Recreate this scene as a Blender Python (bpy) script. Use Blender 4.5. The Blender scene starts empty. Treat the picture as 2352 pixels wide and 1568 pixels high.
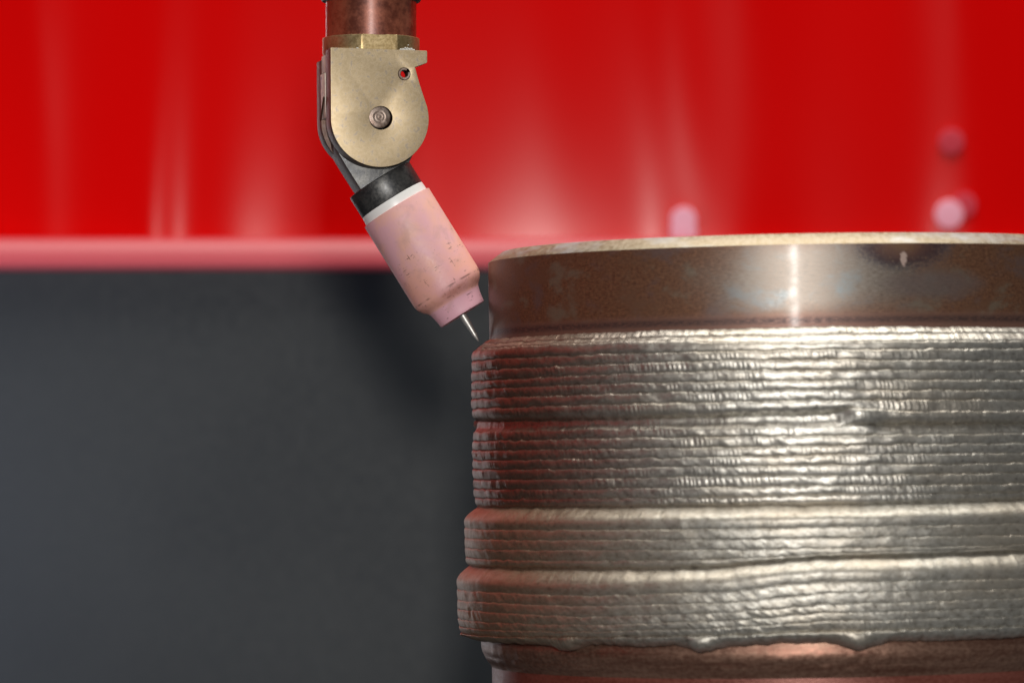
import bpy, bmesh, math, random
import numpy as np
from mathutils import Vector, Matrix, Euler

random.seed(4); rng = np.random.default_rng(7)
scene = bpy.context.scene
C = scene.collection
rad = math.radians

# ------------------------------------------------------------------ camera
# measurements were read off a 2352 x 1568 view of the photograph
F = 9530.0                       # focal length in those pixels
CAM = Vector((0.0, -0.9, 1.1))
PITCH = math.atan((1020 - 784) / F)
PX = 0.9 / F                     # metres per pixel in the plane y = 0
cam = bpy.data.cameras.new("camera")
cam_ob = bpy.data.objects.new("camera", cam); C.objects.link(cam_ob)
cam_ob.location = CAM
cam_ob.rotation_euler = (math.pi / 2 + PITCH, 0, 0)
cam.sensor_width = 36.0
cam.lens = F / 2352 * 36.0
cam.clip_start = 0.05; cam.clip_end = 60
cam.dof.use_dof = True
cam.dof.focus_distance = 0.895
cam.dof.aperture_fstop = 18.5
cam.dof.aperture_blades = 8
cam.dof.aperture_rotation = rad(10)
scene.camera = cam_ob

def ray(u, v):
    a = (u - 1176) / F; b = (784 - v) / F
    return Vector((a, math.cos(PITCH) - b * math.sin(PITCH), math.sin(PITCH) + b * math.cos(PITCH)))
def at(u, v, y=0.0):
    d = ray(u, v)
    return CAM + d * ((y - CAM.y) / d.y)

# ------------------------------------------------------------------ world, view, lamps
w = bpy.data.worlds.new("World"); scene.world = w; w.use_nodes = True
w.node_tree.nodes["Background"].inputs[0].default_value = (0.95, 0.97, 1.0, 1)
w.node_tree.nodes["Background"].inputs[1].default_value = 0.075
scene.view_settings.view_transform = 'Standard'
scene.view_settings.look = 'None'
scene.view_settings.exposure = 0.0
scene.view_settings.gamma = 1.0
scene.render.engine = 'CYCLES'
scene.cycles.use_denoising = True
scene.cycles.sample_clamp_indirect = 4.0
scene.cycles.max_bounces = 6

def lamp(name, loc, target, size, power, col=(1, 1, 1), size_y=None, spread=180):
    l = bpy.data.lights.new(name, 'AREA')
    l.shape = 'RECTANGLE'; l.size = size; l.size_y = size_y or size
    l.energy = power; l.color = col; l.spread = rad(spread)
    o = bpy.data.objects.new(name, l); C.objects.link(o)
    o.location = loc
    o.rotation_euler = (Vector(target) - Vector(loc)).to_track_quat('-Z', 'Y').to_euler()
    return o
lamp("flash_lamp", (0.010, -0.90, 1.168), (0.03, 0, 1.12), 0.030, 4.4, (1.0, 0.97, 0.92), 0.05)
lamp("ceiling_lamp", (0.10, 0.10, 2.5), (0.06, 0, 1.1), 1.3, 40, (1.0, 0.95, 0.86))
lamp("side_lamp", (-0.20, 0.42, 1.12), (0, 0, 1.12), 0.02, 0.009, (0.95, 0.97, 1.0), 0.35, spread=50)
lamp("window_lamp", (-0.36, 0.31, 1.07), (-0.14, 0.51, 1.065), 0.12, 0.24, (0.62, 0.72, 1.0), 0.14, spread=110)

# ------------------------------------------------------------------ helpers
def link(name, me, parent=None, mat=None):
    o = bpy.data.objects.new(name, me); C.objects.link(o)
    if parent is not None: o.parent = parent
    if mat is not None: me.materials.append(mat)
    return o
def tag(o, label=None, cat=None, group=None, kind=None):
    if label: o['label'] = label
    if cat: o['category'] = cat
    if group: o['group'] = group
    if kind: o['kind'] = kind
    return o
def empty(name, loc, rot=(0, 0, 0)):
    o = bpy.data.objects.new(name, None); C.objects.link(o)
    o.location = loc; o.rotation_euler = rot; o.empty_display_size = 0.01
    return o
def smooth(me, angle=35):
    me.shade_smooth()
    try: me.set_sharp_from_angle(angle=rad(angle))
    except Exception: pass
def mesh_np(name, V, Q, uv=None, sharp=None):
    me = bpy.data.meshes.new(name)
    V = np.asarray(V, dtype=np.float32); Q = np.asarray(Q, dtype=np.int32)
    me.vertices.add(len(V)); me.vertices.foreach_set("co", V.ravel())
    n = len(Q); me.loops.add(n * 4); me.loops.foreach_set("vertex_index", Q.ravel())
    me.polygons.add(n)
    me.polygons.foreach_set("loop_start", np.arange(0, n * 4, 4, dtype=np.int32))
    me.polygons.foreach_set("loop_total", np.full(n, 4, dtype=np.int32))
    me.update(calc_edges=True); me.validate()
    if uv is not None:
        l = me.uv_layers.new(name="map")
        uv = np.asarray(uv, dtype=np.float32)
        l.data.foreach_set("uv", uv.ravel())
    if sharp: smooth(me, sharp)
    else: me.shade_smooth()
    return me
def from_bm(name, bm, xf=None, parent=None, mat=None, sharp=35, bevel=0.0):
    if bevel:
        bmesh.ops.remove_doubles(bm, verts=bm.verts, dist=1e-6)
        es = [e for e in bm.edges if len(e.link_faces) == 2 and e.calc_face_angle() > rad(40)]
        bmesh.ops.bevel(bm, geom=es, offset=bevel, segments=2, profile=0.6, affect='EDGES')
    bmesh.ops.recalc_face_normals(bm, faces=bm.faces)
    if xf is not None: bmesh.ops.transform(bm, matrix=xf, verts=bm.verts)
    me = bpy.data.meshes.new(name); bm.to_mesh(me); bm.free()
    smooth(me, sharp)
    return link(name, me, parent, mat)
def lathe(profile, segs=96, axis_pts=None, closed=False):
    """profile: (r, z) list, revolved about z."""
    bm = bmesh.new(); rings = []
    for r, z in profile:
        if r < 1e-7: rings.append([bm.verts.new((0, 0, z))])
        else: rings.append([bm.verts.new((r * math.cos(2 * math.pi * i / segs), r * math.sin(2 * math.pi * i / segs), z)) for i in range(segs)])
    pairs = list(zip(rings[:-1], rings[1:]))
    if closed: pairs.append((rings[-1], rings[0]))
    for a, b in pairs:
        for i in range(segs):
            j = (i + 1) % segs
            if len(a) == 1 and len(b) == 1: continue
            if len(a) == 1: bm.faces.new((a[0], b[j], b[i]))
            elif len(b) == 1: bm.faces.new((a[i], a[j], b[0]))
            else: bm.faces.new((a[i], a[j], b[j], b[i]))
    return bm
def prism(outline, holes, y0, y1):
    """outline and holes: lists of (x, z); extruded from y0 to y1."""
    bm = bmesh.new()
    es = []
    for loop in [outline] + holes:
        vs = [bm.verts.new((x, y0, z)) for x, z in loop]
        es += [bm.edges.new((vs[i], vs[(i + 1) % len(vs)])) for i in range(len(vs))]
    r = bmesh.ops.triangle_fill(bm, use_beauty=True, use_dissolve=False, edges=es)
    fs = [g for g in r['geom'] if isinstance(g, bmesh.types.BMFace)]
    # drop fill inside the holes
    def inside(p, loop):
        c = False; n = len(loop)
        for i in range(n):
            x1, z1 = loop[i]; x2, z2 = loop[(i + 1) % n]
            if (z1 > p[1]) != (z2 > p[1]) and p[0] < (x2 - x1) * (p[1] - z1) / (z2 - z1) + x1: c = not c
        return c
    kill = [f for f in fs if any(inside((f.calc_center_median().x, f.calc_center_median().z), h) for h in holes)]
    if kill: bmesh.ops.delete(bm, geom=kill, context='FACES_ONLY')
    fs = [f for f in bm.faces]
    r = bmesh.ops.extrude_face_region(bm, geom=fs)
    bmesh.ops.translate(bm, vec=(0, y1 - y0, 0), verts=[g for g in r['geom'] if isinstance(g, bmesh.types.BMVert)])
    bmesh.ops.recalc_face_normals(bm, faces=bm.faces)
    return bm
def arc(cx, cz, r, a0, a1, n):
    return [(cx + r * math.cos(rad(a0 + (a1 - a0) * i / n)), cz + r * math.sin(rad(a0 + (a1 - a0) * i / n))) for i in range(n + 1)]

# ------------------------------------------------------------------ material helpers
class NT:
    def __init__(s, name):
        s.m = bpy.data.materials.new(name); s.m.use_nodes = True
        s.t = s.m.node_tree; s.b = s.t.nodes["Principled BSDF"]
    def n(s, kind, **kw):
        nd = s.t.nodes.new(kind)
        for k, v in kw.items(): setattr(nd, k, v)
        return nd
    def put(s, sock, v):
        if isinstance(v, bpy.types.NodeSocket): s.t.links.new(v, sock)
        elif v is not None:
            if sock.type == 'RGBA' and len(v) == 3: v = (*v, 1)
            sock.default_value = v
    def set(s, **kw):
        for k, v in kw.items(): s.put(s.b.inputs[k.replace('_', ' ')], v)
        return s
    def math(s, op, a, b=None, c=None, clamp=False):
        nd = s.n('ShaderNodeMath', operation=op, use_clamp=clamp)
        for i, v in enumerate((a, b, c)):
            if v is not None: s.put(nd.inputs[i], v)
        return nd.outputs[0]
    def mix(s, f, a, b, blend='MIX'):
        nd = s.n('ShaderNodeMix', data_type='RGBA', blend_type=blend)
        s.put(nd.inputs[0], f); s.put(nd.inputs[6], a); s.put(nd.inputs[7], b)
        return nd.outputs[2]
    def rng(s, v, a, b, c=0.0, d=1.0, smooth=True):
        nd = s.n('ShaderNodeMapRange', interpolation_type='SMOOTHSTEP' if smooth else 'LINEAR')
        for i, x in enumerate((v, a, b, c, d)): s.put(nd.inputs[i], x)
        return nd.outputs[0]
    def co(s, kind='Object', scale=(1, 1, 1), rot=(0, 0, 0), loc=(0, 0, 0)):
        tc = s.n('ShaderNodeTexCoord'); mp = s.n('ShaderNodeMapping')
        s.t.links.new(tc.outputs[kind], mp.inputs[0])
        mp.inputs[1].default_value = loc; mp.inputs[2].default_value = rot; mp.inputs[3].default_value = scale
        return mp.outputs[0]
    def noise(s, vec, scale, detail=4, rough=0.55, dist=0.0):
        nd = s.n('ShaderNodeTexNoise')
        s.put(nd.inputs['Vector'], vec); nd.inputs['Scale'].default_value = scale
        nd.inputs['Detail'].default_value = detail; nd.inputs['Roughness'].default_value = rough
        nd.inputs['Distortion'].default_value = dist
        return nd.outputs[0]
    def bump(s, h, dist, strength=1.0, normal=None):
        nd = s.n('ShaderNodeBump'); nd.inputs['Strength'].default_value = strength
        nd.inputs['Distance'].default_value = dist; s.put(nd.inputs['Height'], h)
        if normal is not None: s.put(nd.inputs['Normal'], normal)
        return nd.outputs[0]
    def ramp(s, f, stops):
        nd = s.n('ShaderNodeValToRGB'); e = nd.color_ramp.elements
        while len(e) < len(stops): e.new(0.5)
        for el, (p, c) in zip(e, stops): el.position = p; el.color = (*c, 1)
        s.put(nd.inputs[0], f)
        return nd.outputs[0]

# ------------------------------------------------------------------ background: grey wall, red curtain
BY = 0.51; KB = (BY + 0.9) / 6.5
def mat_wall():
    m = NT("grey_painted_steel"); v = m.co('Object')
    big = m.rng(m.noise(v, 10, 3, 0.5), 0.35, 0.65); sm = m.noise(v, 300, 4)
    m.set(Base_Color=m.mix(big, (0.0082, 0.0112, 0.0132), (0.0150, 0.0182, 0.0194)), Roughness=m.rng(sm, 0.2, 0.8, 0.5, 0.6),
          Normal=m.bump(sm, 0.0002, 0.2))
    return m.m
def wall():
    bm = bmesh.new()
    z1 = at(1176, 598, BY).z; z0 = 0.5
    for (x0, x1, y) in ((-1.42, 0.85, BY),):
        vs = [bm.verts.new(p) for p in ((x0, y, z0), (x1, y, z0), (x1, y, z1), (x0, y, z1))]
        bm.faces.new(vs)
    vs = [bm.verts.new(p) for p in ((-1.42, BY, z0), (-1.42, -0.7, z0), (-1.42, -0.7, z1), (-1.42, BY, z1))]
    bm.faces.new(vs)
    r = bmesh.ops.extrude_face_region(bm, geom=bm.faces[:])
    bmesh.ops.translate(bm, vec=(-0.05, 0.05, 0), verts=[g for g in r['geom'] if isinstance(g, bmesh.types.BMVert)])
    o = from_bm("wall", bm, mat=mat_wall())
    tag(o, "dark grey painted wall below the red curtain, out of focus", "wall", kind='structure')
wall()

def mat_red():
    m = NT("glossy_red_vinyl"); v = m.co('Object', (1, 1, 0.3))
    n1 = m.noise(v, 14.0, 3, 0.5)
    m.set(Base_Color=m.mix(n1, (0.60, 0.001, 0.001), (0.66, 0.0012, 0.001)), Roughness=0.145)
    m.b.inputs['Specular IOR Level'].default_value = 0.10
    m.b.inputs['Normal'].default_value = (0, 0, 0)
    s = m.noise(m.co('Object', (1, 1, 0.25)), 60, 3)
    return m.m
RED = mat_red()
def curtain():
    zb = at(1176, 552, BY).z; zt = zb + 0.5
    xs = np.concatenate([np.concatenate([np.arange(-1.39, -0.30, 0.006), np.arange(-0.30, 0.45, 0.0014), np.arange(0.45, 0.80, 0.006)])])
    zs = np.linspace(zb, zt, 70)
    X, Z = np.meshgrid(xs, zs)
    Y = np.full_like(X, BY)
    folds = [(70, 30, 15, -8), (350, 30, 18, 0), (520, 45, 8, -6), (760, 60, 2, 10), (1080, 50, 5, 30), (1240, 50, 6, 30), (1430, 50, 3, 10),
             (1560, 34, 9, 14), (1690, 46, 20, 0), (1920, 80, 4, 0), (2205, 36, 20, 26), (2330, 34, 6, 0), (-160, 50, 12, 0), (-420, 60, 14, 10), (2600, 50, 12, 0), (2850, 50, 10, 5)]
    for u, sg, amp, lean in folds:
        x0 = (u - 1176) / F * (BY + 0.9); s = 1.7 * sg / F * (BY + 0.9)
        xc = x0 + lean / F * (BY + 0.9) * (np.clip((zb + 0.08 - Z) / 0.08, -1, 1)) + KB * 0.012 * np.sin(Z * 22 + u)
        Y -= 0.5 * KB * amp / 1000 * np.exp(-((X - xc) / s) ** 2 / 2) * (0.8 + 0.3 * np.sin(Z * 30 + u))
    Y += KB * 0.0025 * np.sin(X * 23 + 1)
    ny, nx = X.shape
    V = np.stack([X, Y, Z], -1).reshape(-1, 3)
    idx = np.arange(ny * nx).reshape(ny, nx)
    Q = np.stack([idx[:-1, :-1], idx[:-1, 1:], idx[1:, 1:], idx[1:, :-1]], -1).reshape(-1, 4)
    root = empty("red_curtain", (0, BY, zb))
    tag(root, "glossy red curtain with soft vertical folds and a bottom hem with painted sheen, out of focus", "curtain")
    def loc(Vw): return Vw - np.array([0, BY, zb])
    o = link("cloth", mesh_np("cloth", loc(V), Q), root, RED)
    # the same curtain carried round the left corner
    ys = np.arange(-0.7, 0.505, 0.006); Yw, Zw = np.meshgrid(ys, zs[::3])
    Xw = -1.395 + 0.008 * np.sin(Yw * 60) + 0.005 * np.sin(Yw * 110 + 1)
    ny, nx = Xw.shape; idx = np.arange(ny * nx).reshape(ny, nx)
    Q = np.stack([idx[:-1, :-1], idx[:-1, 1:], idx[1:, 1:], idx[1:, :-1]], -1).reshape(-1, 4)
    link("side_cloth", mesh_np("side_cloth", loc(np.stack([Xw, Yw, Zw], -1).reshape(-1, 3)), Q), root, RED)
    # hem: a stiff folded edge whose face leans back
    zc, zl = at(1176, 549, BY).z, at(1176, 618, BY - 0.007).z
    hh = zc - zl                               # rounded lip
    prof = [(BY + 0.008, zc), (BY - 0.0035, zc)]
    prof += [(BY - 0.0035 - 0.0065 * math.sin(t) , zl + 0.0006 + (hh - 0.0006) * math.cos(t) ** 1.2) for t in np.linspace(0.12, math.pi / 2 - 0.02, 10)]
    prof += [(BY - 0.0095, zl), (BY + 0.008, zl)]
    bm = bmesh.new(); rows = []
    for x in np.linspace(-1.39, 0.80, 60):
        rows.append([bm.verts.new((x, y - BY, z - zb)) for y, z in prof])
    for a, b in zip(rows[:-1], rows[1:]):
        for i in range(len(prof)):
            j = (i + 1) % len(prof); bm.faces.new((a[i], a[j], b[j], b[i]))
    bm.faces.new(rows[0][::-1]); bm.faces.new(rows[-1])
    mh = NT("pink_sheen_hem"); mh.set(Base_Color=(0.47, 0.055, 0.072), Roughness=0.45)  # sheen of the flash on the lip painted in as paler pink
    h = from_bm("hem", bm, None, root, mh.m, 60)
    h['label'] = "straight bottom hem of the red curtain, its sheen painted as a paler pink"
    # pale pink discs added in place of specular glints on the curtain
    ms = NT("pink_glint"); ms.set(Base_Color=(0.92, 0.44, 0.55), Roughness=0.8, Specular_IOR_Level=0.1)
    md = NT("dull_pink_glint"); md.set(Base_Color=(0.62, 0.055, 0.08), Roughness=0.8, Specular_IOR_Level=0.1)
    for u, v, r in ((1570, 505, 30), (1570, 532, 31), (2180, 492, 33), (2214, 471, 29), (2185, 325, 29)):
        p = at(u, v, BY - 0.003)
        d = (CAM - p).normalized()
        bm = lathe([(0, 0.0002), (0.55, 0.00015), (0.95, 0.0), (1.0, -0.001), (0.4, -0.003), (0.4, -0.009), (0, -0.009)], 24)
        k = r * (BY + 0.9) / F
        bmesh.ops.scale(bm, vec=(k, k, 1), verts=bm.verts)
        xf = Matrix.Translation(p - Vector((0, BY, zb))) @ d.to_track_quat('Z', 'Y').to_matrix().to_4x4()
        from_bm("glint_disc", bm, xf, root, ms.m if r > 29 else md.m)
curtain()

# ------------------------------------------------------------------ welded cylinder
AX = (1826 - 1176) / F * 0.9
TILT = rad(-0.95)                       # leans a hair to the left
ZB = at(1826, 1600).z                   # base of the built part
CYL = Matrix.Translation((AX + math.sin(rad(0.95)) * (1600 - 1020) * PX, 0, ZB)) @ Matrix.Rotation(TILT, 4, 'Y')
CYLI = CYL.inverted()
RRIM = 698 * PX; RUV = 742 * PX; RPX = 742
def hit(u, v, R):
    """(theta, z) on the cylinder of radius R seen at pixel u, v."""
    o = CYLI @ CAM; d = CYLI.to_3x3() @ ray(u, v)
    a = d.x ** 2 + d.y ** 2; b = o.x * d.x + o.y * d.y; c = o.x ** 2 + o.y ** 2 - R * R
    q = b * b - a * c
    t = (-b - math.sqrt(q)) / a if q > 0 else -b / a
    p = o + d * t
    return math.atan2(p.x, -p.y), p.z
def zline(pts, R):
    tz = sorted(hit(u, v, R) for u, v in pts)
    T = [t for t, _ in tz]; Zs = [z for _, z in tz]
    T += [T[0] + 2 * math.pi]; Zs += [Zs[0]]
    return np.array(T), np.array(Zs)

# angular columns: fine where the photograph looks, coarser round the back
th_f = np.linspace(rad(-97), rad(62), 1150)
th_b = np.linspace(rad(62), rad(263), 330)[1:-1]
TH = np.concatenate([th_f, th_b]); NC = len(TH)
THP = np.append(TH, TH[0] + 2 * math.pi)

def periodic_noise(scale_px, seed, n=2):
    """smooth 1-D noise along theta; feature size in px (1 px = PX metres on R = 800 px)"""
    r = np.random.default_rng(seed); out = np.zeros(NC)
    for o in range(n):
        K = max(8, int(2 * math.pi * RPX / scale_px * 2 ** o))
        v = r.normal(size=K)
        x = (TH - TH[0]) / (2 * math.pi) * K
        i = np.floor(x).astype(int); f = x - i; f = f * f * (3 - 2 * f)
        out += (v[i % K] * (1 - f) + v[(i + 1) % K] * f) / 2 ** o
    return out

def revolve_grid(R, Z, flip=False, u_off=0.0):
    """R, Z arrays (rows, NC), rows from top to bottom -> verts, quads, uv (metres)"""
    nr = R.shape[0]
    V = np.stack([R * np.sin(TH), -R * np.cos(TH), Z], -1).reshape(-1, 3)
    idx = np.arange(nr * NC).reshape(nr, NC)
    a = idx[:-1]; b = idx[1:]; a2 = np.roll(a, -1, 1); b2 = np.roll(b, -1, 1)
    Q = np.stack([b, b2, a2, a], -1).reshape(-1, 4)
    U0 = np.broadcast_to(THP[:-1] * RUV, (nr, NC)); U1 = np.broadcast_to(THP[1:] * RUV, (nr, NC))
    uv = np.stack([np.stack([U0[1:], Z[1:]], -1), np.stack([U1[1:], np.roll(Z, -1, 1)[1:]], -1),
                   np.stack([U1[:-1], np.roll(Z, -1, 1)[:-1]], -1), np.stack([U0[:-1], Z[:-1]], -1)], 2)
    if flip: Q = Q[:, ::-1]; uv = uv[:, :, ::-1]
    return V, Q, uv.reshape(-1, 2)

def uvco(m, scale):
    return m.co('UV', scale)

def mat_ring():
    m = NT("machined_oxidised_steel")
    tc = m.n('ShaderNodeTexCoord'); sp = m.n('ShaderNodeSeparateXYZ'); m.t.links.new(tc.outputs['UV'], sp.inputs[0])
    U, V = sp.outputs[0], sp.outputs[1]
    brush = m.noise(uvco(m, (60, 1600, 1)), 1.0, 5, 0.6)
    speck = m.noise(uvco(m, (800, 4200, 1)), 1.0, 6, 0.7)
    blot = m.noise(uvco(m, (90, 160, 1)), 1.0, 6, 0.65, 0.15)
    iso = m.noise(uvco(m, (1300, 1700, 1)), 1.0, 6, 0.7)
    blot2 = m.noise(uvco(m, (26, 60, 1)), 1.0, 4, 0.55, 0.5)
    brown = m.mix(m.rng(m.math('MULTIPLY_ADD', iso, 0.5, m.math('MULTIPLY', speck, 0.5)), 0.38, 0.62), (0.085, 0.034, 0.019), (0.19, 0.088, 0.045))
    brown = m.mix(m.rng(blot, 0.45, 0.7), brown, (0.135, 0.066, 0.038))
    mot = m.noise(uvco(m, (75, 120, 1)), 1.0, 5, 0.62, 0.3)
    brown = m.mix(m.rng(mot, 0.52, 0.68, 0, 0.7), brown, (0.115, 0.078, 0.075))
    brown = m.mix(m.rng(mot, 0.46, 0.34, 0, 0.6), brown, (0.16, 0.135, 0.10))
    silver = m.mix(m.rng(speck, 0.3, 0.7), (0.125, 0.098, 0.08), (0.205, 0.18, 0.158))
    silver = m.mix(m.rng(blot, 0.5, 0.7), silver, (0.155, 0.168, 0.172))
    # silver-grey patch round the front, its edge ragged
    tu, tz = hit(1840, 650, RRIM)
    du = m.math('DIVIDE', m.math('SUBTRACT', U, (tu + 0.03) * RUV), 0.029)
    dv = m.math('DIVIDE', m.math('SUBTRACT', V, tz + 0.0005), 0.0085)
    d2 = m.math('SQRT', m.math('ADD', m.math('MULTIPLY', du, du), m.math('MULTIPLY', dv, dv)))
    d2 = m.math('ADD', d2, m.math('MULTIPLY', m.math('SUBTRACT', blot2, 0.5), 1.5))
    patch = m.rng(d2, 1.30, 0.30)
    col = m.mix(patch, brown, silver)
    # heat-tinted stain below the rim
    su, sz = hit(2078, 578, RRIM)
    eu = m.math('DIVIDE', m.math('SUBTRACT', U, su * RUV), 0.0112)
    ev = m.math('DIVIDE', m.math('SUBTRACT', V, sz + 0.0014), 0.0050)
    e2 = m.math('SQRT', m.math('ADD', m.math('MULTIPLY', eu, eu), m.math('MULTIPLY', ev, ev)))
    e2 = m.math('ADD', e2, m.math('MULTIPLY', m.math('SUBTRACT', iso, 0.5), 1.0))
    e2 = m.math('ADD', e2, m.math('MULTIPLY', m.math('SUBTRACT', blot, 0.5), 0.5))
    stain = m.rng(e2, 1.25, 0.60, 0, 0.82)
    tint = m.ramp(e2, [(0.0, (0.16, 0.085, 0.04)), (0.35, (0.09, 0.040, 0.032)), (0.65, (0.035, 0.017, 0.024)), (0.85, (0.026, 0.024, 0.040)), (1.0, (0.075, 0.070, 0.080))])
    tint = m.mix(m.rng(iso, 0.52, 0.64, 0, 0.6), tint, (0.17, 0.10, 0.06))
    col = m.mix(stain, col, tint)
    # second, fainter dark cloud
    fu, fz = hit(2150, 652, RRIM)
    gu = m.math('DIVIDE', m.math('SUBTRACT', U, fu * RUV), 0.012); gv = m.math('DIVIDE', m.math('SUBTRACT', V, fz), 0.0030)
    g2 = m.math('SQRT', m.math('ADD', m.math('MULTIPLY', gu, gu), m.math('MULTIPLY', gv, gv)))
    g2 = m.math('ADD', g2, m.math('MULTIPLY', m.math('SUBTRACT', blot, 0.5), 1.2))
    col = m.mix(m.rng(g2, 1.2, 0.5, 0, 0.65), col, (0.13, 0.10, 0.095))
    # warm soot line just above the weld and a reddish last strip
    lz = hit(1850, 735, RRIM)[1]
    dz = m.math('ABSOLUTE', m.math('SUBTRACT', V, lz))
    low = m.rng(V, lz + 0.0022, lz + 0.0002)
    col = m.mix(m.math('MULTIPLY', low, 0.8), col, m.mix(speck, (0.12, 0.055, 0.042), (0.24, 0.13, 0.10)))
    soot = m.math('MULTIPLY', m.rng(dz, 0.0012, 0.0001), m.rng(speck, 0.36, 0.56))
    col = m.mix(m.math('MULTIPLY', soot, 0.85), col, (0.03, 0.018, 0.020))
    # small bare spot inside the stain
    hu, hz = hit(2076, 593, RRIM)
    iu = m.math('DIVIDE', m.math('SUBTRACT', U, hu * RUV), 0.0008); iv = m.math('DIVIDE', m.math('SUBTRACT', V, hz), 0.0016)
    i2 = m.math('SQRT', m.math('ADD', m.math('MULTIPLY', iu, iu), m.math('MULTIPLY', iv, iv)))
    i2 = m.math('ADD', i2, m.math('MULTIPLY', m.math('SUBTRACT', iso, 0.5), 2.2))
    spot = m.rng(i2, 1.0, 0.75)
    col = m.mix(spot, col, (0.42, 0.31, 0.27))
    rough = m.math('ADD', m.rng(speck, 0.3, 0.7, 0.36, 0.46), m.math('MULTIPLY', m.math('SUBTRACT', 1.0, patch), 0.04))
    tg = m.n('ShaderNodeTangent', direction_type='RADIAL', axis='Z')
    m.set(Base_Color=col, Metallic=m.rng(patch, 0, 1, 0.45, 0.75), Roughness=rough, Anisotropic=0.4,
          Tangent=tg.outputs[0],
          Coat_Weight=m.rng(blot, 0.38, 0.62, 0.014, 0.05), Coat_Roughness=0.12,
          Normal=m.bump(brush, 0.00004, 0.5, m.bump(speck, 0.00004, 0.35)))
    return m.m
def mat_chamfer():
    m = NT("bare_turned_steel")
    sp = m.noise(uvco(m, (800, 1100, 1)), 1.0, 6, 0.7); b = m.noise(uvco(m, (60, 200, 1)), 1.0, 4)
    c = m.mix(m.rng(sp, 0.35, 0.65), (0.18, 0.14, 0.085), (0.30, 0.255, 0.19))
    c = m.mix(m.rng(b, 0.5, 0.7), c, (0.31, 0.31, 0.31))
    m.set(Base_Color=c, Metallic=0.75, Roughness=m.rng(sp, 0.3, 0.7, 0.42, 0.58), Normal=m.bump(sp, 0.00005, 0.5))
    return m.m
def mat_weld(name, dark, light, brownish, met=0.85, r0=0.28, r1=0.44, refl_amt=0.9, fa=(0.15, 0.074, 0.050), fb=(0.31, 0.185, 0.125)):
    m = NT(name)
    fine = m.noise(uvco(m, (2400, 3400, 1)), 1.0, 5, 0.65)
    mid = m.noise(uvco(m, (650, 1100, 1)), 1.0, 5, 0.6, 0.3)
    big = m.noise(uvco(m, (35, 90, 1)), 1.0, 4, 0.55)
    c = m.mix(m.rng(mid, 0.35, 0.65), dark, light)
    c = m.mix(m.rng(big, 0.4, 0.65, 0.1, 0.75), c, brownish)
    # dark red-brown reflections on the left side, painted in as a tint
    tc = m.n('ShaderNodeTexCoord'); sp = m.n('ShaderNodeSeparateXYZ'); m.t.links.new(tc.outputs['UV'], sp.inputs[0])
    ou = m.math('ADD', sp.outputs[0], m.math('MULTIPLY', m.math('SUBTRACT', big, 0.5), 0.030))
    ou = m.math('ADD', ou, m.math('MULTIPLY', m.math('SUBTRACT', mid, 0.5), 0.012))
    refl_side = m.rng(ou, hit(1640, 950, RUV)[0] * RUV, hit(1180, 950, RUV)[0] * RUV)
    c = m.mix(m.math('MULTIPLY', refl_side, refl_amt), c, m.mix(mid, fa, fb))
    c = m.mix(m.rng(mid, 0.40, 0.28, 0.0, 0.55), c, (0.09, 0.075, 0.065))
    c = m.mix(m.rng(fine, 0.46, 0.28, 0.0, 0.75), c, (0.06, 0.05, 0.045))
    n = m.bump(fine, 0.00008, 0.6, m.bump(mid, 0.00012, 0.5))
    m.set(Base_Color=c, Metallic=met, Roughness=m.rng(fine, 0.3, 0.7, r0, r1), Normal=n)
    return m.m
def mat_base(name, a, b, met, r0, r1):
    m = NT(name)
    fine = m.noise(uvco(m, (900, 1500, 1)), 1.0, 6, 0.65); big = m.noise(uvco(m, (40, 420, 1)), 1.0, 3)
    c = m.mix(m.rng(m.math('ADD', m.math('MULTIPLY', fine, 0.5), m.math('MULTIPLY', big, 0.5)), 0.38, 0.62), a, b)
    m.set(Base_Color=c, Metallic=met, Roughness=m.rng(fine, 0.3, 0.7, r0, r1), Normal=m.bump(fine, 0.00008, 0.5))
    return m.m

cyl = empty("welded_cylinder", CYL.translation, CYL.to_euler())
tag(cyl, "large steel cylinder with a machined rim above stacked bands of rough weld beads", "cylinder")

P = PX
# ---- machined rim
zt_ch = hit(1826, 536, RRIM - 0.0035)[1]; zb_ch = hit(1826, 561, RRIM)[1]
zg = hit(1826, 752, RRIM)[1]
Rr = 698 * P
def rev_obj(name, prof, mat, parent, wob=0.0):
    R = np.array([[r] * NC for r, _ in prof]); Z = np.array([[z] * NC for _, z in prof])
    V, Q, uv = revolve_grid(R, Z)
    return link(name, mesh_np(name, V, Q, uv, sharp=30), parent, mat)
M_RING = mat_ring()
rev_obj("rim", [(Rr, zb_ch), (Rr, zb_ch - 0.004), (Rr, zb_ch - 0.008), (Rr, zb_ch - 0.012), (Rr, zb_ch - 0.016), (Rr, zg - 0.0035)], M_RING, cyl)['label'] = "smooth oxidised brown rim with a bright streak and a dark heat stain"
rev_obj("chamfer", [(520 * P, zt_ch - 0.05), (520 * P, zt_ch), (Rr - 0.0034, zt_ch), (Rr - 0.0030, zt_ch - 0.0001), (Rr - 0.0002, zb_ch + 0.0002), (Rr, zb_ch)], mat_chamfer(), cyl)

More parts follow.
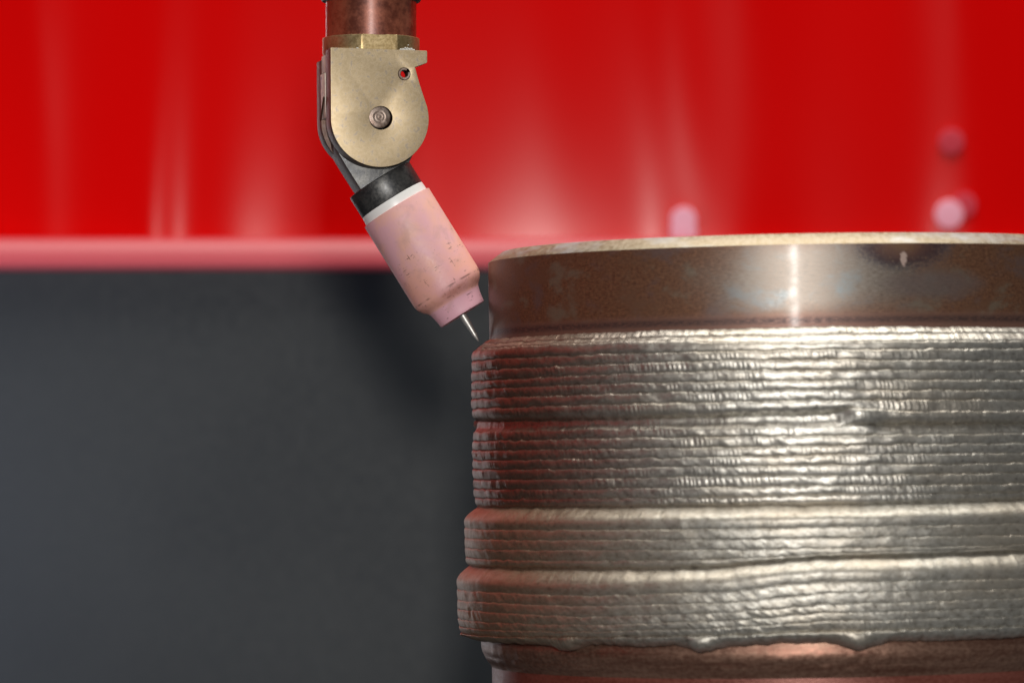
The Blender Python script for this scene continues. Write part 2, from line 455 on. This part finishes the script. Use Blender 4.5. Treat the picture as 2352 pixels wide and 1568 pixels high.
# ---- grooves between weld beads, read off the photograph: (points, groove radius px)
G = [
 ("G0", [(1128, 780), (1390, 763), (1540, 757), (1686, 754), (1891, 749), (2290, 751)], 756),
 ("S1", [(1106, 793), (1390, 777), (1686, 770), (1891, 767), (2290, 764)], 775),
 ("S2", [(1095, 803), (1390, 785), (1560, 780), (1686, 787), (2290, 783)], 788),
 ("A1", [(1085, 829), (1390, 813), (1686, 806), (1891, 803), (2290, 800)], 794.5),
 ("A2", [(1085, 854), (1390, 837), (1686, 827), (1891, 826), (2290, 828)], 795.5),
 ("A3", [(1085, 877), (1390, 860), (1686, 850), (1891, 850), (2290, 850)], 795.5),
 ("A4", [(1085, 896), (1390, 881), (1686, 875), (1891, 873), (2290, 872)], 795.5),
 ("A5", [(1085, 917), (1390, 904), (1686, 898), (1891, 896), (2290, 895)], 795.5),
 ("A6", [(1085, 940), (1390, 928), (1686, 922), (1891, 919), (2290, 918)], 795.5),
 ("A7", [(1085, 967), (1390, 963), (1686, 955), (1891, 950), (1930, 944), (1960, 937), (2000, 936), (2050, 943), (2290, 943)], 793),
 ("B1", [(1085, 991), (1390, 984), (1686, 980), (1891, 976), (2290, 972)], 794),
 ("B2", [(1085, 1013), (1390, 1006), (1686, 1002), (1891, 1000), (2290, 995)], 795),
 ("B3", [(1085, 1034), (1390, 1030), (1686, 1027), (1891, 1023), (2290, 1017)], 796),
 ("B4", [(1085, 1056), (1390, 1053), (1686, 1049), (1891, 1044), (2290, 1040)], 796.5),
 ("B5", [(1085, 1077), (1390, 1075), (1686, 1070), (1891, 1068), (2290, 1063)], 796.5),
 ("B6", [(1085, 1100), (1390, 1098), (1686, 1093), (1891, 1092), (2290, 1086)], 795.5),
 ("B7", [(1085, 1122), (1390, 1121), (1686, 1118), (1891, 1116), (2290, 1110)], 794.5),
 ("B8", [(1085, 1143), (1390, 1144), (1686, 1142), (1891, 1137), (2290, 1131)], 793.5),
 ("B9", [(1085, 1163), (1390, 1164), (1686, 1161), (1891, 1158), (2290, 1150)], 790),
 ("C1", [(1070, 1213), (1390, 1216), (1686, 1214), (1891, 1210), (2290, 1203)], 814.5),
 ("C2", [(1070, 1236), (1390, 1239), (1686, 1238), (1891, 1234), (2290, 1229)], 815),
 ("C3", [(1070, 1259), (1390, 1262), (1686, 1262), (1891, 1258), (2290, 1253)], 815),
 ("C4", [(1070, 1280), (1390, 1287), (1600, 1285), (1750, 1280), (1891, 1271), (2290, 1260)], 813),
 ("D0", [(1068, 1298), (1370, 1305), (1500, 1306), (1660, 1301), (1745, 1290), (1800, 1284), (1891, 1278), (2290, 1267)], 807),
 ("D1", [(1050, 1354), (1100, 1358), (1370, 1367), (1686, 1358), (1800, 1341), (1891, 1336), (2290, 1330)], 831.5),
 ("D2", [(1050, 1377), (1100, 1381), (1370, 1391), (1686, 1383), (1891, 1361), (2290, 1353)], 832),
 ("D3", [(1050, 1399), (1100, 1402), (1370, 1416), (1686, 1405), (1891, 1387), (2290, 1375)], 832),
 ("D4", [(1050, 1419), (1370, 1435), (1686, 1424), (1891, 1407), (2290, 1397)], 831),
 ("D5", [(1050, 1437), (1370, 1450), (1686, 1440), (1891, 1426), (2290, 1416)], 829),
 ("D6", [(1060, 1454), (1370, 1463), (1686, 1458), (1891, 1449), (2290, 1439)], 822),
 ("E0", [(1095, 1469), (1200, 1478), (1265, 1482), (1285, 1491), (1300, 1496), (1322, 1490), (1350, 1480), (1378, 1477), (1465, 1485), (1555, 1481), (1585, 1490), (1608, 1499), (1645, 1491), (1675, 1484), (1800, 1476),
         (1915, 1475), (1948, 1487), (1976, 1494), (2004, 1485), (2040, 1472), (2110, 1470), (2230, 1468), (2352, 1461)], 798),
]
OFF = {"G0": 60, "S1": 61, "S2": 59, "B9": 57, "D0": 53, "E0": 51}
OFFS = {"A": 58, "B": 58, "C": 53.5, "D": 51.5}
G = [(n, p, r - OFF.get(n, OFFS.get(n[0], 0))) for n, p, r in G]
NG = len(G)
zg_arr = np.zeros((NG, NC)); rg_arr = np.zeros((NG, NC))
for k, (nm, pts, r) in enumerate(G):
    T, Zs = zline(pts, (r + 3) * P)
    x = np.where(TH < T[0], TH + 2 * math.pi, TH)
    zk = np.interp(x, T, Zs)
    # soften kinks of the polyline
    ker = np.hanning(15 if nm == "E0" else 27); ker /= ker.sum(); h = len(ker) // 2
    zk = np.convolve(np.concatenate([zk[-h:], zk, zk[:h]]), ker, 'valid')
    wob = 0.9 if nm[0] in "AB" else 0.7
    zk = zk + P * (wob * 0.9 * periodic_noise(26, 100 + k) + (0.12 if nm in ('B9', 'D0') else 0.8 if nm == 'E0' else 0.45) * periodic_noise(7 if nm != 'E0' else 12, 300 + k, 1))
    zg_arr[k] = zk
    if nm[0] in 'ABCD' and nm not in ('A7', 'B9', 'D0'): r -= 1.3
    rg_arr[k] = r * P + P * (0.7 if nm not in ('B9', 'D0') else 0.3) * periodic_noise(40, 500 + k)
def uth(u, R=742): return hit(u, 950, R * P)[0]
def step(a, b): # smooth 0 -> 1 along theta between two pixel columns
    f = np.clip((TH - uth(a)) / (uth(b) - uth(a)), 0, 1); f = f * f * (3 - 2 * f)
    return f
names = [g[0] for g in G]
rg_arr[names.index("A7")] += P * 5.0 * step(1915, 1990) - P * 12 * (1 - step(1915, 1975))
rg_arr[names.index("B1")] -= P * 12.0 * step(1990, 2040)
rg_arr[names.index("S2")] += P * 4.0 * step(1540, 1660)
rg_arr[names.index("B9")] -= P * 5.0
rg_arr[names.index("D0")] -= P * 3.5
rg_arr[names.index("C4")] += P * 2.0 * step(1680, 1760)
for u in (1302, 1615, 1970):
    rg_arr[names.index('E0')] += P * 5 * np.exp(-((TH - uth(u, 770)) * RPX / 24) ** 2)
for k in range(1, NG):      # keep lines ordered
    zg_arr[k] = np.minimum(zg_arr[k], zg_arr[k - 1] - 2.5 * P)

bulge = {"G0": 4, "S1": 4, "S2": 7, "B9": 0.8, "D0": 0.8, "A6": 4.5, "C4": 2.0, "D6": 6, "D5": 3, "B8": 2.5}
ripple = {"G0": .45, "S1": .5, "S2": .15, "B9": .08, "D0": .1, "D6": .6, "D5": .7}
W = {}
def bead_mesh(k):
    nm = names[k]; NRW = 22 if nm in ("B9", "D0", "S2") else (18 if nm == "D6" else 12)
    t = np.linspace(0, 1, NRW + 1)[:, None]
    z0, z1, r0, r1 = zg_arr[k], zg_arr[k + 1], rg_arr[k], rg_arr[k + 1]
    b = bulge.get(nm, 4.4 if nm[0] in "AB" else (2.4 if nm[0] == "C" else 2.1))
    amp = ripple.get(nm, 0.55 if nm[0] in "AB" else 0.14)
    Z = z0 + (z1 - z0) * t
    R = r0 + (r1 - r0) * (t ** 4 if nm in ('A6', 'A7', 'B8', 'C4') else t)
    sk = 0.72
    prof = np.power(np.clip(1 - (2 * t ** sk - 1) ** 2, 0, 1), 0.5)
    if nm in ("B9", "D0"):        # rounded shoulder: comes out fast, then stands upright
        prof = np.power(np.clip(1 - (2 * t - 1) ** 2, 0, 1), 0.6)
        R = r0 + (r1 + 2.0 * P - r0) * np.sin(np.pi / 2 * np.clip(t / 0.72, 0, 1)) - 2.0 * P * np.clip((t - 0.72) / 0.28, 0, 1) ** 2
    if nm == "D6":
        prof = np.power(np.clip(1 - t ** 2.6, 0, 1), 0.8) * np.power(np.clip(t, 0, 1), 0.3) * 2.6
    if nm == "S1": b = b * (1 - step(1540, 1680)) + 4.5 * step(1540, 1680)
    if nm == "S2": b = b * (1 - step(1540, 1680)) + 3.5 * step(1540, 1680)
    calm = 0.25 if nm in ("B9", "D0") else (0.5 if nm in ("S1", "S2") else 1.0)
    bl = b * (1 + 0.16 * calm * periodic_noise(45, 700 + k))
    R = R + P * bl * prof
    # solidification ripples: crescents along the bead
    s = TH * RPX + 9 * periodic_noise(60, 900 + k) + 3 * periodic_noise(22, 950 + k)
    pitch = 11.5 + (k * 37 % 7) * 0.5
    am = amp * np.clip(0.75 + 0.6 * periodic_noise(70, 1100 + k), 0.1, 2.0)
    vis = (np.abs(TH - rad(-17)) < rad(85)).astype(float)
    ph = 2 * np.pi * s / pitch
    cres = np.sin(ph + 1.6 * (2 * t - 1) ** 2 - 2.2 * t) + 0.35 * np.sin(2 * ph + 1)
    R = R + P * 0.44 * am * vis * cres * np.sqrt(prof.clip(0, 1))
    # lumps, drawn out aslant as the pool froze
    def slant(v, per): return np.stack([np.roll(v, int(round(tt * per))) for tt in t[:, 0]])
    nl1 = slant(periodic_noise(16, 1300 + k), 14); nl2 = slant(periodic_noise(16, 1500 + k), 14)
    R = R + P * calm * (0.36 if nm[0] in "SGABD" else 0.3) * (nl1 * (1 - t) + nl2 * t) * prof.clip(0, 1)
    # start/stop lump between two spiral turns, and disturbed patch under it
    if nm == "A7":               # swollen end where the next turn of the bead starts, and the crater beside it
        tc = uth(1972); R = R + P * 8.5 * np.exp(-((TH - tc) * RPX / 44) ** 2) * np.sqrt(prof.clip(0, 1))
        tc = uth(2040); R = R - P * 2.0 * np.exp(-((TH - tc) * RPX / 20) ** 2) * prof.clip(0, 1)
    if nm[0] == "B" or nm == "A7":
        for u, v, a, sx, sz in ((1985, 1018, 3.5, 30, 14), (2010, 1052, 3.0, 26, 12), (1850, 1060, 1.6, 22, 11), (2050, 1010, 2.2, 20, 10), (1790, 1004, 1.5, 24, 10)):
            tc, zc = hit(u, v, 742 * P)
            R = R + P * a * np.exp(-(((TH - tc) * RPX / sx) ** 2 + ((Z - zc) / (P * sz)) ** 2))
    if nm in ("D5", "D6"):
        for u, v, a in ((1305, 1485, 5.5), (1618, 1487, 5.5), (1972, 1478, 6.5), (1210, 1470, 2), (1470, 1473, 2)):
            tc, zc = hit(u, v, 770 * P)
            R = R + P * a * np.exp(-(((TH - tc) * RPX / 26) ** 2 + ((Z - zc) / (P * 20)) ** 2))
    if nm[0] == "D" :
        R = R + P * 0.5 * (slant(periodic_noise(9, 1700 + k), 10) * (1 - t) + slant(periodic_noise(9, 1750 + k), 10) * t) * prof.clip(0, 1) * (0.12 if nm == "D0" else 0.4 if nm in ("D1", "D2") else 0.9)
    if nm == "D6":               # close the underside back to the core
        R = np.vstack([R, np.full((1, NC), 718 * P)]); Z = np.vstack([Z, Z[-1:] + 3 * P])
    return revolve_grid(R, Z)

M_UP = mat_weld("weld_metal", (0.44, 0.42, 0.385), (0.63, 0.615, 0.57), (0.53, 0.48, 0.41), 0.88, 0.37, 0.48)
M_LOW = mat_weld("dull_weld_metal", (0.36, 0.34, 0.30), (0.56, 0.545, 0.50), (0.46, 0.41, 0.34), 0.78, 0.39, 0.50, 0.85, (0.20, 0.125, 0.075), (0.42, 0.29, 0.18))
layers = [("weld_layer", 0, names.index("A7"), M_UP, "topmost weld band with a rounded bright shoulder"),
          ("weld_layer", names.index("A7"), names.index("B9"), M_UP, "band of fine even weld beads with a lump near its start"),
          ("weld_layer", names.index("B9"), names.index("D0"), M_LOW, "duller weld band with a broad shoulder, third from the top"),
          ("weld_layer", names.index("D0"), NG - 1, M_LOW, "widest lowest weld band with drips along its lower edge")]
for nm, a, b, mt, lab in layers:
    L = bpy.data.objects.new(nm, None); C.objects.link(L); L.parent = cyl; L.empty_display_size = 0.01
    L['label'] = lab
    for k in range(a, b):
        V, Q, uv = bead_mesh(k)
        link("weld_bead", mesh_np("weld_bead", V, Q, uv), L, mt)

# ---- transition below the weld and the reddish pipe
rows = [(1440, 720), (1472, 729), (1486, 728), (1496, 725.5), (1500, 722.5), (1506, 720.5), (1512, 718), (1517, 713.5), (1523, 708), (1530, 705.5)]
def zleft(v): return hit(1131, v, 704 * P)[1]
Rw = np.array([[r * P] * NC for _, r in rows]); Zw = np.array([[zleft(v)] * NC for v, _ in rows])
Rw[2:-1] += P * 0.8 * np.array([periodic_noise(30, 2000 + i) for i in range(len(rows) - 3)])
V, Q, uv = revolve_grid(Rw, Zw)
link("weld_root", mesh_np("weld_root", V, Q, uv), cyl, mat_base("root_weld_metal", (0.17, 0.080, 0.055), (0.30, 0.175, 0.125), 0.7, 0.34, 0.46))
V, Q, uv = revolve_grid(np.array([[704.5 * P] * NC] * 3), np.array([[zleft(1523)] * NC, [zleft(1560)] * NC, [zleft(1523) - 0.06] * NC]))
link("base_pipe", mesh_np("base_pipe", V, Q, uv), cyl, mat_base("red_primed_steel", (0.155, 0.040, 0.026), (0.235, 0.075, 0.055), 0.35, 0.32, 0.48))['label'] = "reddish brown base pipe below the weld"

# ------------------------------------------------------------------ welding torch
TU = 852.0; THT = rad(13.0); cT, sT = math.cos(THT), math.sin(THT)
T0 = at(TU, 280)
torch = empty("welding_torch", T0, (0, 0, THT))
tag(torch, "brass and copper welding torch with a pink ceramic nozzle pointing at the cylinder", "torch")
TI = (Matrix.Translation(T0) @ Matrix.Rotation(THT, 4, 'Z')).inverted()
def lx(u, yl=0.0): return ((u - TU) * P + yl * sT) / cT
def lz(v): return at(TU, v).z - T0.z
def lp(pts, yl): return [(lx(u, yl), lz(v)) for u, v in pts]

def mat_metal(name, a, b, met=0.9, r0=0.35, r1=0.5, sc=400, sc2=90, bump=0.00006, spots=None):
    m = NT(name); v = m.co('Object')
    n1 = m.noise(v, sc * 2.5, 6, 0.65); n2 = m.noise(v, sc2, 4, 0.6, 0.4)
    c = m.mix(m.rng(m.math('ADD', m.math('MULTIPLY', n1, 0.45), m.math('MULTIPLY', n2, 0.55)), 0.38, 0.62), a, b)
    if spots: c = m.mix(m.rng(n2, spots[1], spots[1] + 0.12), c, spots[0])
    m.set(Base_Color=c, Metallic=met, Roughness=m.rng(n1, 0.3, 0.7, r0, r1), Normal=m.bump(n1, bump, 0.5))
    return m
M_BRASS = mat_metal("dull_brass", (0.46, 0.355, 0.22), (0.565, 0.45, 0.295), 0.6, 0.42, 0.55, 1500, 900, 0.00004, ((0.40, 0.33, 0.26), 0.55)).m
M_BROWN = mat_metal("brown_brass", (0.050, 0.022, 0.016), (0.10, 0.050, 0.032), 0.4, 0.4, 0.5, 500, 200).m
M_RINGB = mat_metal("ring_brass", (0.34, 0.24, 0.11), (0.52, 0.40, 0.22), 0.8, 0.34, 0.46, 700, 200, 0.00004, ((0.24, 0.13, 0.07), 0.56)).m
M_COPPER = mat_metal("tarnished_copper", (0.13, 0.028, 0.014), (0.30, 0.085, 0.045), 0.35, 0.34, 0.46, 300, 160, 0.00008)
M_COPPER.set(Coat_Weight=0.6, Coat_Roughness=0.22); M_COPPER = M_COPPER.m
M_DARK = mat_metal("blackened_steel", (0.065, 0.066, 0.070), (0.15, 0.147, 0.142), 0.8, 0.36, 0.5, 700, 250).m
M_INSERT = mat_metal("pale_insert", (0.55, 0.50, 0.44), (0.78, 0.70, 0.58), 0.15, 0.4, 0.55, 400, 350, 0.00006, ((0.22, 0.26, 0.32), 0.56)).m
M_PIN = mat_metal("pin_steel", (0.17, 0.115, 0.09), (0.34, 0.27, 0.23), 0.65, 0.3, 0.45, 600, 300).m

def cyl_part(name, prof, mat, segs=128, xoff=0.0, sharp=35):
    bm = lathe([(r * P, lz(v)) for r, v in prof], segs)
    return from_bm(name, bm, Matrix.Translation((xoff, 0, 0)), torch, mat, sharp)
# top collar, copper tube, brass ring
cyl_part("collar", [(0, -60), (116, -60), (116, -1), (114, 3), (112, 5), (103, 6), (0, 6)], M_DARK)
cyl_part("copper_tube", [(104.5, -30), (104.5, 60), (104.5, 90)], M_COPPER)
bm = lathe([(r * P, lz(v)) for r, v in [(100, 89), (109.5, 89), (111.3, 90.0), (111.8, 92), (111.8, 124), (110, 131), (60, 131)]], 512)
for vt in bm.verts:                      # flat milled across the front of the ring, flush with the plate
    if vt.co.y < -103.6 * P: vt.co.y = -103.6 * P
from_bm("brass_ring", bm, None, torch, M_RINGB, 25)
# front plate
Y0, Y1, Y2, Y3 = -104 * P, -40 * P, 18 * P, 73 * P
arcpts = [(876 + 110.5 * math.cos(rad(a)), 280 - 110.5 * math.sin(rad(a))) for a in np.linspace(8, -176, 60)]
front = [(764.5, 122), (768, 121.5), (906, 123), (981, 124), (983, 126.5), (983, 150), (981, 152.5), (955.5, 162), (958, 172), (966, 201), (976, 231), (983, 252)] + arcpts + [(765.5, 270)]
hole_pin = arc(*lp([(878, 279)], Y0)[0], 27.0 * P, 0, 360, 48)[:-1]
hole_roll = arc(*lp([(931, 178)], Y0)[0], 14.5 * P, 0, 360, 32)[:-1]
fp = from_bm("front_plate", prism(lp(front, Y0), [hole_pin, hole_roll], Y0, Y1), None, torch, M_BRASS, 30, bevel=0.00010)
fp.data.materials.append(M_BROWN)        # front and top faces stay brass, the other faces are brown
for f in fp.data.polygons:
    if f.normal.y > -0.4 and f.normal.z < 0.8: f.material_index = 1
# rear plate (same outline, top cut lower)
rear = [(764.5, 140), (782, 132), (930, 128), (936, 162), (940, 215), (983, 252)] + arcpts + [(765.5, 270)]
rear = [(u, v) for u, v in rear]
xr = [(lx(u, Y0), lz(v)) for u, v in rear]
from_bm("rear_plate", prism(xr, [], Y2, Y3), None, torch, M_BROWN, 30, bevel=0.00010)
# front plate sides are brown: rail along its left edge
# middle web between the plates, and the pale inserts seen from the left
web = [(790, 126), (918, 126), (918, 200), (900, 250), (790, 250)]
from_bm("web", prism([(lx(u, Y0), lz(v)) for u, v in web], [], Y1 + 0.00005, Y2 - 0.00005), None, torch, M_BROWN, 30)
for pts in ([(766, 132), (792, 132), (792, 171), (766, 171)], [(763, 173.5), (792, 173.5), (792, 276), (766.5, 276), (765, 262)]):
    from_bm("insert", prism([(lx(u, Y0), lz(v)) for u, v in pts], [], Y1 + 0.0001, Y2 - 0.0001), None, torch, M_INSERT, 30, bevel=0.00008)
# diagonal wire lying over the lower insert
def tube(p0, p1, r, name, mat, segs=12):
    d = (p1 - p0); bm = lathe([(0, 0), (r, 0), (r, d.length), (0, d.length)], segs)
    return from_bm(name, bm, Matrix.Translation(p0) @ d.to_track_quat('Z', 'Y').to_matrix().to_4x4(), torch, mat, 40)
tube(Vector((lx(763, Y0), Y2 - 6 * P, lz(278))), Vector((lx(762.5, Y0), Y1 + 6 * P, lz(228))), 2.2 * P, "wire", M_BROWN)
# pivot pin in its bore
px_, pz_ = lp([(877, 278)], Y0)[0]
pp = [(0, 4.5), (0.12, 4.2), (0.2, 3.2), (0.28, 4.4), (0.36, 4.6), (0.42, 3.7), (0.5, 3.9), (0.56, 4.8), (0.66, 4.6), (0.72, 3.8), (0.86, 3.6), (0.93, 2.8), (1.0, 0.5), (1.0, -40)]
bm = lathe([(r * 25.2 * P, h * 0.35 * P) for r, h in pp], 64)
from_bm("pivot_pin", bm, Matrix.Translation((px_ - 1.5 * P, Y0 + 3.5 * P, pz_ + 1.5 * P)) @ Matrix.Rotation(rad(90), 4, 'X'), torch, M_PIN, 30)
# roll pin: a split tube, bored along the line of sight so that the curtain shows through
rx, rz = lp([(931, 178)], Y0)[0]
bm = bmesh.new(); ring = []
for yl, ro, ri in ((0, 13.8, 9.6),):
    pass
seg = 40; A0, A1 = 62, 382
def ringv(y, r, dx): return [bm.verts.new((r * P * math.cos(rad(A0 + (A1 - A0) * i / seg)) + dx, y, r * P * math.sin(rad(A0 + (A1 - A0) * i / seg)))) for i in range(seg + 1)]
dep = 22 * P; off = dep * math.tan(THT) * 0.55
o0, o1 = ringv(-1.2 * P, 13.0, 0), ringv(dep, 13.0, 0); o00 = ringv(0.2 * P, 13.9, 0); i00 = ringv(0.2 * P, 8.3, 0)
i0, i1 = ringv(-1.2 * P, 9.4, 0), ringv(dep, 7.5, 0)
for a, b in ((o0, o00), (o00, o1), (i00, i0), (i1, i00), (o1, i1), (i0, o0)):
    for i in range(seg): bm.faces.new((a[i], a[i + 1], b[i + 1], b[i]))
from_bm("roll_pin", bm, Matrix.Translation((rx, Y0, rz)), torch, M_PIN, 30)

# knuckle between the plates, leaning down to the collar of the head
AXD = Vector((math.sin(rad(31.75)), 0, -math.cos(rad(31.75))))        # world axis of the nozzle
NRM = Vector((math.cos(rad(31.75)), 0, math.sin(rad(31.75))))
knarc = [(876 + 103 * math.cos(rad(a)), 280 - 103 * math.sin(rad(a))) for a in np.linspace(150, -4, 40)]
kn = [(878 + 0, 180)] + [(876 + 103 * math.cos(rad(a)), 280 - 103 * math.sin(rad(a))) for a in np.linspace(60, -40, 30)] + \
     [(941, 376), (955, 399), (850, 466), (834, 441), (812, 407), (797, 383), (784, 361), (775, 343), (770, 300), (790, 240), (830, 200)]
YK0, YK1 = -39 * P, 55 * P
def kx(u): return ((u - TU) * P + YK0 * sT) / cT
knl = [(kx(u - 1), lz(v)) for u, v in kn]
kk = from_bm("knuckle", prism(knl, [], YK0, YK1), None, torch, M_DARK, 30, bevel=0.00012)
kk.data.materials.append(M_BROWN)        # its side and back faces are brown
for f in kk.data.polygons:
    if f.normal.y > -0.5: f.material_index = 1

# head parts revolved about the nozzle axis
def pix(u, v): return at(u, v, 0.0)
def zoom3(zx, zy): return pix(746.5 + zx / 3.641, 373.2 + zy / 3.641)
NT0 = zoom3(601, 380)                        # centre of the nozzle's top end
def head(name, prof, mat, segs=160, sharp=35):
    """prof: (radius px, distance px along the axis from the nozzle's top)"""
    bm = lathe([(r * P, d * P) for r, d in prof], segs)
    xf = TI @ Matrix.Translation(NT0) @ AXD.to_track_quat('Z', 'Y').to_matrix().to_4x4()
    return from_bm(name, bm, xf, torch, mat, sharp)
head("head_collar", [(0, -76), (77, -76), (79.5, -75), (80.3, -73), (80.3, -22.5), (79.5, -21), (0, -21)], M_DARK)
mw = NT("white_insulator"); mw.set(Base_Color=(0.88, 0.88, 0.87), Roughness=0.35)
mw.b.inputs['Subsurface Weight'].default_value = 0.0
head("insulator_ring", [(0, -21.5), (78, -21.5), (79.8, -20.5), (80.3, -18), (81.2, -1.5), (81, 0.5), (0, 0.5)], mw.m)

def mat_ceramic():
    m = NT("pink_ceramic"); v = m.co('Object')
    big = m.noise(v, 110, 4, 0.55, 0.3); fine = m.noise(v, 1800, 5, 0.65); mid = m.noise(v, 420, 4, 0.6)
    c = m.mix(m.rng(big, 0.38, 0.62), (0.74, 0.41, 0.46), (0.80, 0.44, 0.365))
    # axial coordinate in metres from the nozzle's top
    geo = m.n('ShaderNodeTexCoord'); dp = m.n('ShaderNodeVectorMath', operation='DOT_PRODUCT')
    al = TI.to_3x3() @ AXD; o_l = TI @ NT0
    sub = m.n('ShaderNodeVectorMath', operation='SUBTRACT'); m.t.links.new(geo.outputs['Object'], sub.inputs[0]); sub.inputs[1].default_value = o_l
    m.t.links.new(sub.outputs[0], dp.inputs[0]); dp.inputs[1].default_value = al
    d = dp.outputs['Value']
    low = m.rng(m.math('ADD', d, m.math('MULTIPLY', m.math('SUBTRACT', big, 0.5), 0.014)), 0.010, 0.021)
    c = m.mix(m.math('MULTIPLY', low, 0.5), c, (0.74, 0.34, 0.28))
    neck = m.rng(d, 0.0232, 0.0240)
    c = m.mix(neck, c, (0.76, 0.42, 0.50))
    # scuffs: short dark scratches lying round the nozzle, gathered in the lower half
    al3 = Vector(al).normalized()
    q = al3.to_track_quat('Z', 'Y').to_matrix()
    mp = m.n('ShaderNodeMapping'); m.t.links.new(sub.outputs[0], mp.inputs[0])
    mp.inputs[2].default_value = q.inverted().to_euler()
    s1 = m.noise(m.co_scale(mp.outputs[0], (500, 500, 2600)), 1.0, 3, 0.6, 0.4)
    s2 = m.noise(m.co_scale(mp.outputs[0], (1900, 1900, 260)), 1.0, 3, 0.6, 0.5)
    zone = m.math('MULTIPLY', m.rng(mid, 0.49, 0.62), m.rng(m.math('ADD', d, m.math('MULTIPLY', m.math('SUBTRACT', big, 0.5), 0.02)), 0.007, 0.013))
    sc = m.math('MULTIPLY', m.math('MAXIMUM', m.rng(s1, 0.57, 0.66), m.rng(s2, 0.60, 0.67)), zone)
    ring = m.math('MULTIPLY', m.rng(m.math('ABSOLUTE', m.math('SUBTRACT', d, 0.0207)), 0.0003, 0.00005), m.rng(mid, 0.42, 0.6))
    sc = m.math('MAXIMUM', sc, m.math('MULTIPLY', ring, 0.9))
    rim_ = m.math('MULTIPLY', m.rng(m.math('ABSOLUTE', m.math('SUBTRACT', d, 0.0222)), 0.0012, 0.0002), m.rng(mid, 0.35, 0.65, 0.15, 0.6))
    c = m.mix(m.rng(m.noise(v, 230, 5, 0.6, 0.5), 0.50, 0.68, 0, 0.4), c, (0.52, 0.30, 0.28))
    c = m.mix(rim_, c, (0.42, 0.16, 0.11))
    c = m.mix(m.math('MULTIPLY', sc, 0.75), c, (0.12, 0.06, 0.05))
    c = m.mix(m.rng(fine, 0.66, 0.74, 0, 0.5), c, (0.30, 0.15, 0.13))
    m.set(Base_Color=c, Roughness=m.rng(fine, 0.3, 0.7, 0.42, 0.58), Normal=m.bump(fine, 0.00005, 0.35))
    m.b.inputs['Specular IOR Level'].default_value = 0.45
    return m.m
def co_scale(self, vec, sc):
    mp = self.n('ShaderNodeMapping'); self.t.links.new(vec, mp.inputs[0]); mp.inputs[3].default_value = sc
    return mp.outputs[0]
NT.co_scale = co_scale
noz = [(70, 4), (70, -1), (84, -1), (86, -0.4), (86.6, 1.2), (86.6, 100), (86.6, 211), (86.1, 218), (84.4, 225), (81, 232), (76, 238.5), (70.5, 243.5), (67.2, 247), (65.2, 251), (63.3, 257), (61.5, 264), (60.0, 272), (58.8, 280), (58.3, 286), (57.4, 287.7), (56, 288), (50, 287.5), (48.5, 285), (48.5, 180), (0, 180)]
noz[5:6] = [(86.6, d) for d in (60, 120, 170)]
head("nozzle", noz, mat_ceramic(), 192, 60)
mt = NT("tungsten"); tn = mt.noise(mt.co('Object'), 2500, 5); mt.set(Base_Color=mt.mix(tn, (0.45, 0.43, 0.41), (0.78, 0.76, 0.73)), Metallic=0.75, Roughness=0.45, Normal=mt.bump(tn, 0.00005, 0.4))
tip = TI @ zoom3(1285, 1495); root_ = TI @ (NT0 + AXD * 190 * P)
dv = tip - root_; Ln = dv.length
bm = lathe([(0, 0), (8.2 * P, 0), (8.2 * P, Ln - 52 * P), (7.8 * P, Ln - 49 * P), (5.3 * P, Ln - 22 * P), (5.6 * P, Ln - 19 * P), (4.6 * P, Ln - 14 * P), (3.0 * P, Ln - 7 * P), (0.7 * P, Ln - 0.6 * P), (0, Ln)], 32)
from_bm("electrode", bm, Matrix.Translation(root_) @ dv.to_track_quat('Z', 'Y').to_matrix().to_4x4(), torch, mt.m, 40)

# whitish powder caught in the corners above the plate
bm = bmesh.new(); r2 = random.Random(3)
for i in range(150):
    u = r2.uniform(920, 963) if i < 100 else r2.uniform(785, 828)
    hgt = (8 * math.sin((u - 917) / 48 * math.pi) if i < 100 else 3.0)
    v = 124 - abs(r2.gauss(0, 0.5)) * max(hgt, 1)
    ang = math.asin(max(-0.99, min(0.99, (lx(u, -95 * P)) / (111.8 * P))))
    rr = 112.6 * P
    p = Vector((rr * math.sin(ang), -rr * math.cos(ang), lz(v)))
    s = r2.uniform(1.0, 2.6) * P
    bmesh.ops.create_icosphere(bm, subdivisions=1, radius=s, matrix=Matrix.Translation(p) @ Matrix.Diagonal((1, 0.8, r2.uniform(0.6, 1), 1)))
mp_ = NT("pale_powder"); mp_.set(Base_Color=(0.55, 0.56, 0.55), Roughness=0.8)
pw = from_bm("powder", bm, None, torch, mp_.m, 80); pw['kind'] = 'stuff'
